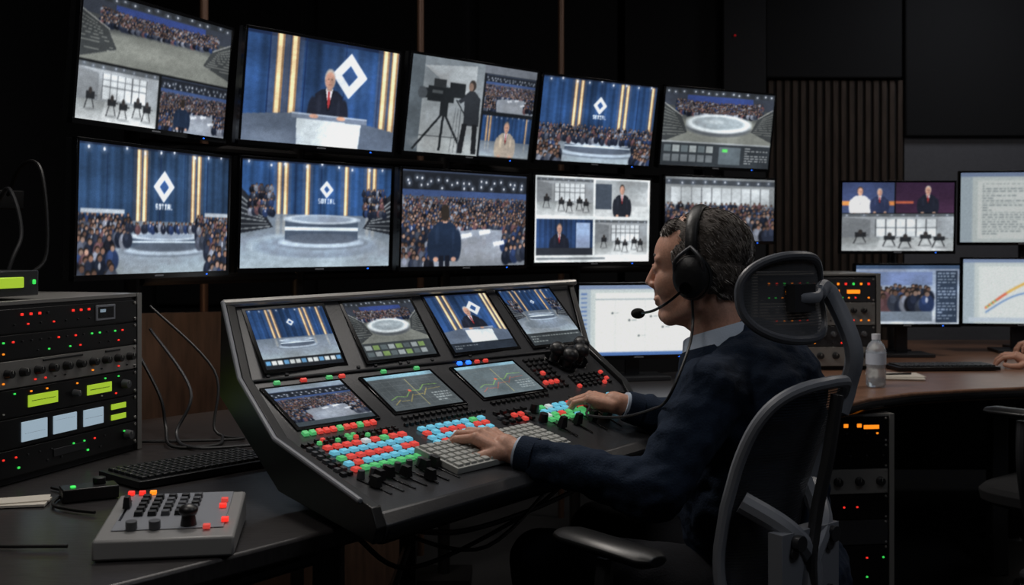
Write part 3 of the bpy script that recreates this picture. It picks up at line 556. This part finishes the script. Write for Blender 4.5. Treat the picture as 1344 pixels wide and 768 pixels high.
# bottle
b=B(frame((1.232,3.74,.742),0)@Matrix.Scale(1.06,4))
prof=[(.0,.0),(.028,.0),(.031,.006),(.031,.05),(.0285,.06),(.031,.07),(.031,.115),(.024,.135),(.012,.148),(.012,.156)]
b.rings([[V((r*math.cos(a),r*math.sin(a),z)) for a in [2*math.pi*k/24 for k in range(24)]] for r,z in[(max(r,.001),z) for r,z in prof]],glass)
b.cyl((0,0,.150),(0,0,.168),.0135,water);b.tube([(0,0,.072),(0,0,.108)],.0316,label,24);b.make('water_bottle')
# cables
def cable(P_,r=.004,m=cab):
    b=B();b.tube(smoothpts(P_,8),r,m,8);b.make('cable')
cable([(-1.30,2.85,1.35),(-1.22,2.75,1.42),(-1.15,2.70,1.40),(-1.12,2.66,1.2),(-1.16,2.62,1.12),(-1.2,2.7,.9),(-1.2,2.8,.75)],.005)
cable([(-1.34,2.85,1.30),(-1.24,2.72,1.36),(-1.19,2.68,1.25),(-1.21,2.64,1.13),(-1.3,2.7,.75)],.005,cabw)
cable([(-.93,2.75,.95),(-.86,2.7,.85),(-.84,2.68,.78),(-.80,2.6,.747),(-.70,2.62,.747),(-.72,2.75,.747)],.004)
cable([(-.95,2.9,1.0),(-.80,2.75,.86),(-.82,2.70,.76),(-.74,2.58,.747),(-.60,2.62,.747)],.004,cabw)
cable([(-.95,2.9,1.06),(-.76,2.82,.9),(-.74,2.75,.76),(-.66,2.7,.747),(-.9,2.66,.747)],.0035)
cable([(-.74,1.96,.746),(-.79,1.98,.746),(-.84,2.02,.746),(-.86,2.12,.746),(-.9,2.16,.746)],.003)
cable([(-.70,1.74,.746),(-.86,1.75,.746),(-.92,1.86,.746),(-1.0,1.94,.746)],.003)
cable([(-.28,2.0,.69),(-.2,2.3,.55),(.05,2.6,.6),(.2,2.8,.69)],.005);cable([(-.25,2.1,.69),(-.1,2.4,.6),(.15,2.7,.62),(.3,2.9,.69)],.006,cabw);cable([(-.22,2.05,.69),(-.05,2.2,.62),(.12,2.6,.69)],.004)
b=B(frame((-1.36,2.86,1.34),60));b.box((0,0,0),(.20,.03,.05),black);b.box((0,.03,-.3),(.03,.03,.58),dgrey);b.make('cable_bracket',bevel=.003)
# desk monitors
monitor('desk_monitor',(.45,3.93,.952),12,2,.46,.272,doc,200,.93,.742,(2,))
monitor('desk_monitor',(1.695,4.74,1.006),0,2,.46,.274,p_RC,180,.88,.742)
monitor('desk_monitor',(2.27,4.92,1.012),-8,2,.52,.31,doc,180,.88,.742,(1,))
monitor('desk_monitor',(1.692,4.85,1.343),0,3,.508,.322,p_RA,190,.92)
monitor('desk_monitor',(2.32,5.02,1.39),-8,3,.56,.34,doc,190,.78,None,(0,))
for x,y in((1.70,4.945),(2.36,5.11)): b=B();b.cyl((x,y,.74),(x,y,1.50),.018,dgrey);b.box((x,y,.75),(.14,.10,.015),dgrey);b.make('monitor_arm_pole')
# ------------------------------------------------------------------ chair
def chair(T):
    E=empty('office_chair');c=V((-.62,.78,0)).normalized();r=V((.78,.62,0)).normalized();z=V((0,0,1));b=B(T)
    tl,tr=V((.425,1.885,.960)),V((.634,2.085,.960));bl,br=V((.345,1.93,.56)),V((.53,2.08,.56));O=V((.46,2.12,0))
    def bp(u,v):   # back surface, u 0..1 left-right, v 0..1 bottom-top; slight concavity
        p=(bl*(1-u)+br*u)*(1-v)+(tl*(1-u)+tr*u)*v;return p-c*(.055*math.sin(math.pi*u))+c*.03*math.sin(math.pi*v)+z*(.02*math.sin(math.pi*u)*v)
    per=[]
    for k in range(64):
        a=2*math.pi*k/64;cs,sn=math.cos(a),math.sin(a);e=.45;u=.5+.5*math.copysign(abs(cs)**e,cs)*(1-.10*(1-sn)/2);v=.5+.5*math.copysign(abs(sn)**e,sn);per.append((u,v))
    b.tube([bp(u,v) for u,v in per],[.011]*64,greyp,10,closed=True);b.make('back_frame',E)
    b=B(T);G=[]
    for j in range(25):
        for i in range(25):
            s=i/24*2-1;t=j/24*2-1;u=.5+.5*s*math.sqrt(1-t*t*.32)*(1-.10*(1-t)/2);v=.5+.5*t*math.sqrt(1-s*s*.32);G.append(bp(u,v))
    b.add(G,[(j*25+i,j*25+i+1,(j+1)*25+i+1,(j+1)*25+i) for j in range(24) for i in range(24)],meshm);b.make('back_mesh',E)
    b=B(T)   # rear spine with Y bracket
    sp=bp(.5,.42)-c*.03;b0=O-c*.20+z*.40
    b.tube(smoothpts([bp(.5,.95)-c*.02,bp(.5,.7)-c*.05,sp-c*.03,bp(.5,.15)-c*.07,b0]),.016,dgrey,10,flat=.7)
    for u in(.10,.90):
        b.tube(smoothpts([bp(u,.52)-c*.005,bp((u+.5)/2,.40)-c*.05,bp(.5,.26)-c*.06,bp(.5,.1)-c*.065]),.020,greyp,10);b.tube(smoothpts([bp(u*.9+.05,.02),bp((u+.5)/2,.0)-c*.04,b0+z*.08]),.022,greyp,10)
        b.cyl(bp((u+.5)/2,.36)-c*.03,bp((u+.5)/2,.36)-c*.085,.014,dgrey)
    b.box(bp(.5,.22)-c*.05,(.16,.03,.15),greyp,R=Matrix((r,c,z)).transposed());
    for dx in(-.05,.05):
        for dz in(-.04,.04): b.cyl(bp(.5,.22)-c*.060+r*dx+z*dz,bp(.5,.22)-c*.070+r*dx+z*dz,.010,dgrey)
    b.make('back_spine',E,.004)
    hc=V((.495,2.035,1.125));b=B(T);hp=[]
    def hb(s,t): return hc+r*(s*.118)+(z*.98+(-c)*-.10)*(t*.078)-c*(.035*(1-s*s))-c*.012*t*t
    for k in range(48):
        a=2*math.pi*k/48;cs,sn=math.cos(a),math.sin(a);e=.80;hp.append(hb(math.copysign(abs(cs)**e,cs),math.copysign(abs(sn)**e,sn)))
    b.tube(hp,.0085,hrest,10,closed=True);b.make('headrest_frame',E)
    b=B(T);G=[hb((i/20*2-1)*math.sqrt(1-(j/20*2-1)**2*.45),(j/20*2-1)*math.sqrt(1-(i/20*2-1)**2*.45)) for j in range(21) for i in range(21)]
    b.add(G,[(j*21+i,j*21+i+1,(j+1)*21+i+1,(j+1)*21+i) for j in range(20) for i in range(20)],meshh);b.make('headrest_mesh',E)
    b=B(T);b.tube(smoothpts([hb(-.10,.0)-c*.014,hc-c*.056+r*.03,hb(.55,.1)-c*.015,hc+r*.105-c*.030+z*.008,bp(.93,1.0)-c*.012+z*.065,bp(.94,.98)-c*.004,bp(.92,.86)-c*.012]),[.008]*8*2+[.012]*8+[.014]*25,greyp,10,flat=1.3)
    b.box(hc-c*.045,(.06,.02,.05),dgrey,R=Matrix((r,c,z)).transposed());b.make('headrest_bracket',E,.002)
    b=B(T);RS=Matrix((r,c,z)).transposed();rs=[]
    for zz,k in((.385,.90),(.40,1.0),(.43,1.02),(.445,.96),(.45,.80)):
        rs.append([O+r*(.25*k*math.copysign(abs(math.cos(a))**.5,math.cos(a)))+c*(.24*k*math.copysign(abs(math.sin(a))**.5,math.sin(a)))+z*zz for a in [2*math.pi*q_/40 for q_ in range(40)]])
    b.rings(rs,acou);b.box(O+z*.37,(.30,.28,.04),dgrey,R=RS);b.box(O-c*.16+z*.375,(.08,.14,.04),dgrey,R=RS)
    for s,pc_ in((-1,V((.155,1.83,.722))),(1,V((.56,2.50,.680)))):
        a0=O+r*(s*.17)+z*.38;b.tube(smoothpts([a0,a0+r*(s*.12)-z*.0,pc_-z*.16,pc_-z*.02]),.016,dgrey,10)
        b.tube([pc_-c*.12,pc_-c*.10,pc_+c*.08,pc_+c*.11],[.020,.036,.036,.022],black,14,flat=.42)
    b.cyl(O+z*.12,O+z*.36,.028,dgrey);b.cyl(O+z*.08,O+z*.14,.05,black)
    for k in range(5):
        a=2*math.pi*k/5+.4;d=V((math.cos(a),math.sin(a),0));b.tube([O+z*.11+d*.03,O+d*.30+z*.075],[.028,.018],greyp,10);w0=O+d*.30+z*.03
        t=d.cross(z)
        for q_ in(-1,1): b.cyl(w0+t*(.008*q_),w0+t*(.026*q_),.029,black,n=18)
        b.cyl(w0+z*.0,w0+z*.05,.008,dgrey)
    b.make('seat_and_base',E,.002)
chair(Matrix());chair(Matrix.Translation((1.35,1.43,0)));chair(Matrix.Translation((2.07,2.17,0)))
# ------------------------------------------------------------------ people
def hand(name,parent,T,fa,wr,kn,up,side,curl=(28,42,30),spread=1.0):
    wr=V(wr);kn=V(kn);a=(kn-wr).normalized();up=V(up);up=(up-a*up.dot(a)).normalized();s=a.cross(up)*side   # s points to thumb side
    b=B(T);P_=lambda f,q,h:wr+a*f+s*q+up*h;L=(kn-wr).length
    b.cap(wr-V(fa)*.040,.0255,wr,.0245,skin);b.cap(wr,.0245,wr+a*.014,.025,skin)
    off=[.031,.0105,-.0105,-.030];adv=[0,.004,0,-.008];ln=[(.040,.024,.019),(.044,.028,.020),(.040,.026,.019),(.032,.020,.017)]
    for i in range(4):
        k0=P_(L+adv[i],off[i],-.002*abs(off[i])*50);b.cap(P_(.008,off[i]*.6,-.004),.015,k0,.0112,skin);b.sph(k0+up*.003,.0095,skin)
        ang=0;p=k0;yaw=(off[i]*3.6*spread)
        for j in range(3):
            ang+=math.radians(curl[j]*(1+.14*(i-1)*(1 if j else -.6)));dr=(a*math.cos(ang)-up*math.sin(ang));dr=(dr+s*yaw).normalized();k_=.88 if i==3 else 1;q=p+dr*ln[i][j];b.cap(p,[.0096,.0088,.0080][j]*k_,q,[.0086,.0078,.0068][j]*k_,skin)
            if j<2: b.sph(q,[.0093,.0084][j]*k_,skin)
            p=q
    b.sph(P_(L*.55,0,-.010),(.034,.036,.017),skin,R=Matrix((a,s,up)).transposed())
    t0=P_(.018,.026,-.010);t1=t0+(a*.55+s*.65-up*.45).normalized()*.036;t2=t1+(a*.85+s*.25-up*.4).normalized()*.029;t3=t2+(a*.95-s*.05-up*.25).normalized()*.022
    b.cap(P_(.03,.008,-.010),.016,t0,.017,skin);b.cap(t0,.016,t1,.0125,skin);b.cap(t1,.0118,t2,.0105,skin);b.cap(t2,.0102,t3,.0085,skin)
    o=b.make(name,parent);organic(o,.0024,2);return o
def person(T):
    E=empty('seated_man');z=V((0,0,1));bd=V((-.91,.41,0)).normalized();bl=V((-bd.y,bd.x,0))
    RB_=Matrix((bd,bl,z)).transposed();O=V((.445,2.235,0))
    q=lambda f,l,h:O+bd*f+bl*l+z*h
    sL,sR=q(.0,.180,.945),q(.0,-.185,.950);eL=V((.262,1.99,.775));wL=V((.035,2.085,.822));eR_=V((.47,2.50,.79));wR=V((.275,2.465,.855))
    b=B(T)
    b.sph(q(-.03,0,.87),(.130,.180,.165),cloth,R=RB_);b.sph(q(-.075,0,.90),(.115,.165,.15),cloth,R=RB_);b.sph(q(-.04,0,.72),(.150,.175,.20),cloth,R=RB_);b.sph(q(-.07,0,.56),(.165,.19,.13),cloth,R=RB_)
    b.cap(sL,.066,sR,.066,cloth);b.cap(q(-.040,0,1.018),.060,q(-.055,0,.945),.112,cloth);b.cap(q(-.04,.05,1.0),.05,sL,.060,cloth);b.cap(q(-.04,-.05,1.0),.05,sR,.060,cloth)
    for s_,e_,w_ in((sL,eL,wL),(sR,eR_,wR)):
        b.cap(s_,.067,s_*.5+e_*.5,.059,cloth);b.cap(s_*.5+e_*.5,.059,e_,.052,cloth);b.cap(e_,.052,e_*.45+w_*.55,.046,cloth);b.cap(e_*.45+w_*.55,.046,w_,.036,cloth)
    o=b.make('jacket',E);organic(o,.007,8,.6,.028,.055)
    b=B(T);hL,hR=q(-.05,.09,.53),q(-.05,-.09,.53);kL,kR=V((.06,2.30,.565)),V((.20,2.55,.565))
    for h_,k_,an in((hL,kL,V((.05,2.40,.10))),(hR,kR,V((.16,2.68,.10)))):
        b.cap(h_,.095,k_,.066,pants);b.cap(k_,.064,an,.045,pants)
    b.sph(q(-.06,0,.54),(.15,.18,.115),pants,R=RB_);o=b.make('trousers',E);organic(o,.009,6,.5,.012,.09)
    b=B(T)
    for an in(V((.05,2.40,.05)),V((.16,2.68,.05))):
        b.cap(an-bd*.03,.042,an+bd*.10,.036,shoe);b.cap(an+bd*.10-z*.006,.036,an+bd*.17-z*.014,.030,shoe)
    o=b.make('shoes',E);organic(o,.006,3)
    for i,(e_,w_) in enumerate(((eL,wL),(eR_,wR))):
        b=B(T);d=(w_-e_).normalized();b.tube([w_-d*.01,w_+d*.022],[.037,.0345],cloth,20);b.tube([w_+d*.012,w_+d*.028],[.0310,.0305],shirt,20);b.make('cuff_%d'%(i+1),E)
    dL=(wL-eL).normalized();dR=(wR-eR_).normalized()
    hand('hand_1',E,T,dL,wL+dL*.040,(-.055,2.128,.858),(0,-.1,1),-1,curl=(30,36,26))
    hand('hand_2',E,T,dR,wR+dR*.038,(.175,2.488,.880),(0,0,1),1,curl=(30,34,24))
    # head ------------------------------------------------
    F=V((-.905,.425,-.04)).normalized();L=V((-F.y,F.x,0)).normalized();Uu=F.cross(L);RH=Matrix((F,L,Uu)).transposed().to_4x4();HC=V((.380,2.262,1.172))
    H=T@Matrix.Translation(HC)@RH;b=B(H)
    b.sph((-.016,0,.034),(.094,.075,.085),skin,nu=32,nv=20);b.sph((.028,0,.028),(.061,.064,.064),skin,nu=28,nv=18);b.sph((.032,0,-.020),(.053,.061,.062),skin,nu=28,nv=18);b.sph((.028,0,-.060),(.055,.055,.050),skin,nu=28,nv=18)
    b.sph((.064,0,-.092),(.023,.027,.021),skin);b.sph((.022,0,-.094),(.050,.044,.024),skin)
    for s in(-1,1):
        b.cap((-.014,s*.054,-.035),.021,(-.006,s*.052,-.070),.021,skin);b.cap((-.006,s*.052,-.070),.021,(.056,s*.018,-.096),.020,skin)
        b.sph((.048,s*.036,-.028),(.034,.027,.036),skin);b.cap((.080,s*.010,.024),.0085,(.066,s*.046,.022),.010,skin);b.sph((.0735,s*.031,.003),(.0120,.016,.012),skin)
        b.sph((.093,s*.0105,-.030),(.010,.008,.0075),skin);b.cap((.080,s*.020,-.060),.0085,(.086,0,-.057),.009,skin)
        b.sph((-.014,s*.078,-.002),(.020,.007,.031),skin,R=Matrix.Rotation(-.25,3,'Y'));b.sph((-.018,s*.080,.014),(.015,.006,.012),skin);b.cap((-.008,s*.078,-.020),.006,(-.006,s*.077,-.030),.006,skin)
    b.cap((.084,0,.014),.0080,(.101,0,-.020),.0100,skin);b.sph((.1025,0,-.024),(.0105,.0105,.0095),skin);b.cap((.088,0,-.032),.009,(.084,0,-.046),.010,skin);b.sph((.083,0,-.068),(.010,.018,.008),skin);b.sph((.072,0,-.080),(.012,.018,.012),skin)
    b.cap((-.020,0,-.050),.057,(-.045,0,-.130),.060,skin);b.cap((-.045,0,-.130),.060,(-.062,0,-.185),.068,skin);b.sph((.0,0,-.100),(.038,.034,.032),skin)
    o=b.make('head',E);organic(o,.003,8,.5)
    b=B(H)
    for s in(-1,1):
        b.sph((.0748,s*.031,.0035),.0100,white_eye);b.sph((.0822,s*.0315,.0035),(.0032,.0050,.0050),iris)
        b.tube(smoothpts([(.0835,s*.012,.027),(.0805,s*.030,.032),(.0675,s*.046,.027)],4),.0034,hairm,6)
        b.tube(smoothpts([(.081,s*.021,.007),(.0845,s*.031,.0105),(.076,s*.041,.006)],4),.0026,skin,6);b.tube(smoothpts([(.080,s*.021,-.004),(.082,s*.031,-.0065),(.075,s*.041,-.003)],4),.0022,skin,6)
    b.tube(smoothpts([(.078,-.022,-.0625),(.0905,-.008,-.0605),(.0918,0,-.0612),(.0905,.008,-.0605),(.078,.022,-.0625)],5),.0030,lipm,8);b.make('face_features',E)
    b=B(H);HB=[((-.026,0,.040),(.0915,.0775,.083)),((-.064,0,-.002),(.0425,.063,.068)),((-.056,0,-.050),(.033,.050,.032)),((.004,.062,.022),(.034,.0155,.034)),((.004,-.062,.022),(.034,.0155,.034)),((.030,0,.082),(.038,.054,.024)),((.046,0,.076),(.026,.046,.018)),((-.038,.057,-.008),(.030,.020,.044)),((-.038,-.057,-.008),(.030,.020,.044))]
    for c_,r_ in HB: b.sph(c_,r_,hairm,nu=28,nv=18)
    for s in(-1,1): b.sph((.008,s*.0665,-.010),(.009,.006,.022),hairm)
    o=b.make('hair',E);organic(o,.004,5,.5,.003,.012)
    b=B(H)
    for i in range(10000):
        k=random.choices(range(len(HB)),[10,5,3,2,2,3,2,2,2])[0];c0=V(HB[k][0]);rr=V(HB[k][1])
        n=V((random.gauss(0,1),random.gauss(0,1),random.gauss(0,1))).normalized();p=c0+V((n.x*rr.x,n.y*rr.y,n.z*rr.z))
        if any(j!=k and sum(((p[a]-HB[j][0][a])/HB[j][1][a])**2 for a in range(3))<.96 for j in range(len(HB))): continue
        n=V((n.x/rr.x,n.y/rr.y,n.z/rr.z)).normalized()
        if n.z<-.35 or p.z<-.078 or (p.x>.035 and p.z<.062) : continue
        if ((p.x+.016)/.094)**2+(p.y/.075)**2+((p.z-.034)/.085)**2<.93: continue
        sd=1 if p.y>0 else -1
        t=V((-.75,.25*sd+.1*R_(),-.35-.5*abs(p.y)/.07+.2*R_()));t=(t-n*t.dot(n)).normalized();s=n.cross(t)*.0008;L_=.012+.012*R_()
        hm=random.choices([haird,hairm,hairl],[3,4,2.6 if p.z>.06 else 6])[0];p=p-n*.0025
        b.add([p-s,p+s,p+t*L_*.45+n*.0030,p+t*L_+n*(.0008+.0012*R_())],[(0,1,2),(0,2,3),(2,1,3)],hm)
    b.make('hair_strands',E)
    # shirt collar and jacket neckline
    b=B(H);nb=V((-.050,0,-.142));
    for k,(r0,m_,dz,ht) in enumerate(((.0695,shirt,.004,.014),(.078,cloth,-.020,.010))):
        rs=[]
        for hgt,dr in((-.04,.004),(.0,0),(ht,-.001),(ht+.002,.003),(.0,.008),(-.04,.020)):
            rs.append([nb+V(((r0+dr)*math.cos(a)*1.0+hgt*.2+.008,(r0+dr)*math.sin(a),hgt+dz-.020*math.cos(a)-.010*max(0,math.cos(a))**6)) for a in [2*math.pi*j/48 for j in range(48)]])
        b.rings(rs,m_,cap=False)
    b.make('collar',E,ang=80)
    return E,H
def headset(H,par):
    b=B(H)
    arc=[(-.012,.086*math.cos(t),.034+.092*math.sin(t)) for t in [math.pi*k/24 for k in range(25)]]
    arc=[(-.016,.087,-.004)]+arc+[(-.016,-.087,-.004)]
    b.tube(arc,[.009]+[.0125]*25+[.009],leather,12,flat=.5,up=(0,1,0))
    for s in(-1,1):
        c=V((-.014,s*.078,-.016))
        b.rings([[c+V((rx*math.cos(a),s*yy,ry*math.sin(a))) for a in [2*math.pi*k/32 for k in range(32)]][::s] for rx,ry,yy in((.032,.038,-.004),(.038,.044,.0),(.040,.046,.010),(.037,.043,.017))],leather)
        b.rings([[c+V((rx*math.cos(a),s*yy,ry*math.sin(a))) for a in [2*math.pi*k/32 for k in range(32)]][::s] for rx,ry,yy in((.034,.040,.016),(.036,.042,.022),(.034,.040,.034),(.026,.032,.040),(.012,.014,.041))],leather)
        b.tube(smoothpts([c+V((-.03,s*.028,.0)),c+V((-.026,s*.036,.035)),c+V((-.0,s*.016,.060))],6),.0040,dgrey,8);b.tube(smoothpts([c+V((.03,s*.028,.0)),c+V((.026,s*.036,.035)),c+V((.0,s*.016,.060))],6),.0040,dgrey,8)
    b.tube(smoothpts([(.0,.114,-.040),(.030,.110,-.062),(.070,.085,-.080),(.104,.060,-.086)],8),.0028,gloss,8);b.cyl((-.008,.108,-.036),(-.008,.122,-.036),.012,gloss)
    b.sph((.114,.052,-.087),(.015,.011,.011),foam);return b.make('headset',par)
E1,H=person(Matrix());headset(H,E1)
b=B();p0=H@V((-.016,.104,-.060));b.tube(smoothpts([p0,p0+V((.0,-.005,-.05)),(.325,2.05,1.02),(.285,2.02,.94),(.27,2.15,.90),(.22,2.25,.87),(.16,2.33,.862),(.17,2.44,.868),(.13,2.52,.875)],10),.0028,cab,8);b.make('headset_cable',E1)
E2,H2=person(Matrix.Translation((2.03,2.20,-.066)));headset(H2,E2)
# ------------------------------------------------------------------ lights
def area(name,loc,tgt,size,e,col):
    l=bpy.data.lights.new(name,'AREA');l.energy=e;l.size=size;l.color=col;o=bpy.data.objects.new(name,l);sc.collection.objects.link(o);o.location=loc
    o.rotation_euler=(V(tgt)-V(loc)).to_track_quat('-Z','Y').to_euler();return o
area('overhead_fill',(.0,2.7,2.95),(-.1,2.3,0),1.4,14,(1,.95,.90))  # unseen fill added above the console to brighten its surface
area('overhead_fill',(1.5,1.2,2.9),(.5,2.1,.9),.9,8,(.88,.92,1))  # added fill from camera right, lifts the operator's back and the chair
area('overhead_fill',(-.7,3.0,2.9),(.35,2.25,1.15),.4,18,(1,.93,.86))  # added key aimed at the operator's face, no fixture modelled
area('overhead_fill',(2.2,4.0,2.9),(1.6,4.1,.7),.7,13,(1,.92,.84))  # local fill added to brighten the right-hand desk top
area('overhead_fill',(2.7,5.9,2.9),(2.9,6.8,1.6),.4,5,(.95,.96,1))  # unseen source added to lift the grey wall section at right
area('overhead_fill',(-1.0,1.1,2.9),(-.85,2.0,.8),.7,9,(1,.94,.88))  # added fill over the left rack and desk
area('partition_warm_fill',(-.95,3.1,1.02),(-1.0,3.6,.7),.12,.3,(1,.62,.36))  # unseen warm source added above desk level to light the wood partition
w=bpy.data.worlds.new('world');sc.world=w;w.use_nodes=True;w.node_tree.nodes['Background'].inputs[0].default_value=(.3,.4,.6,1);w.node_tree.nodes['Background'].inputs[1].default_value=.02
# ------------------------------------------------------------------ camera
cd=bpy.data.cameras.new('camera');co=bpy.data.objects.new('camera',cd);sc.collection.objects.link(co);co.location=(0,0,1.22);co.rotation_euler=(math.pi/2,0,0)
cd.lens=38.84;cd.sensor_width=36;cd.shift_y=-.0461;cd.clip_start=.05;cd.dof.use_dof=True;cd.dof.focus_distance=2.3;cd.dof.aperture_fstop=6.3
sc.camera=co
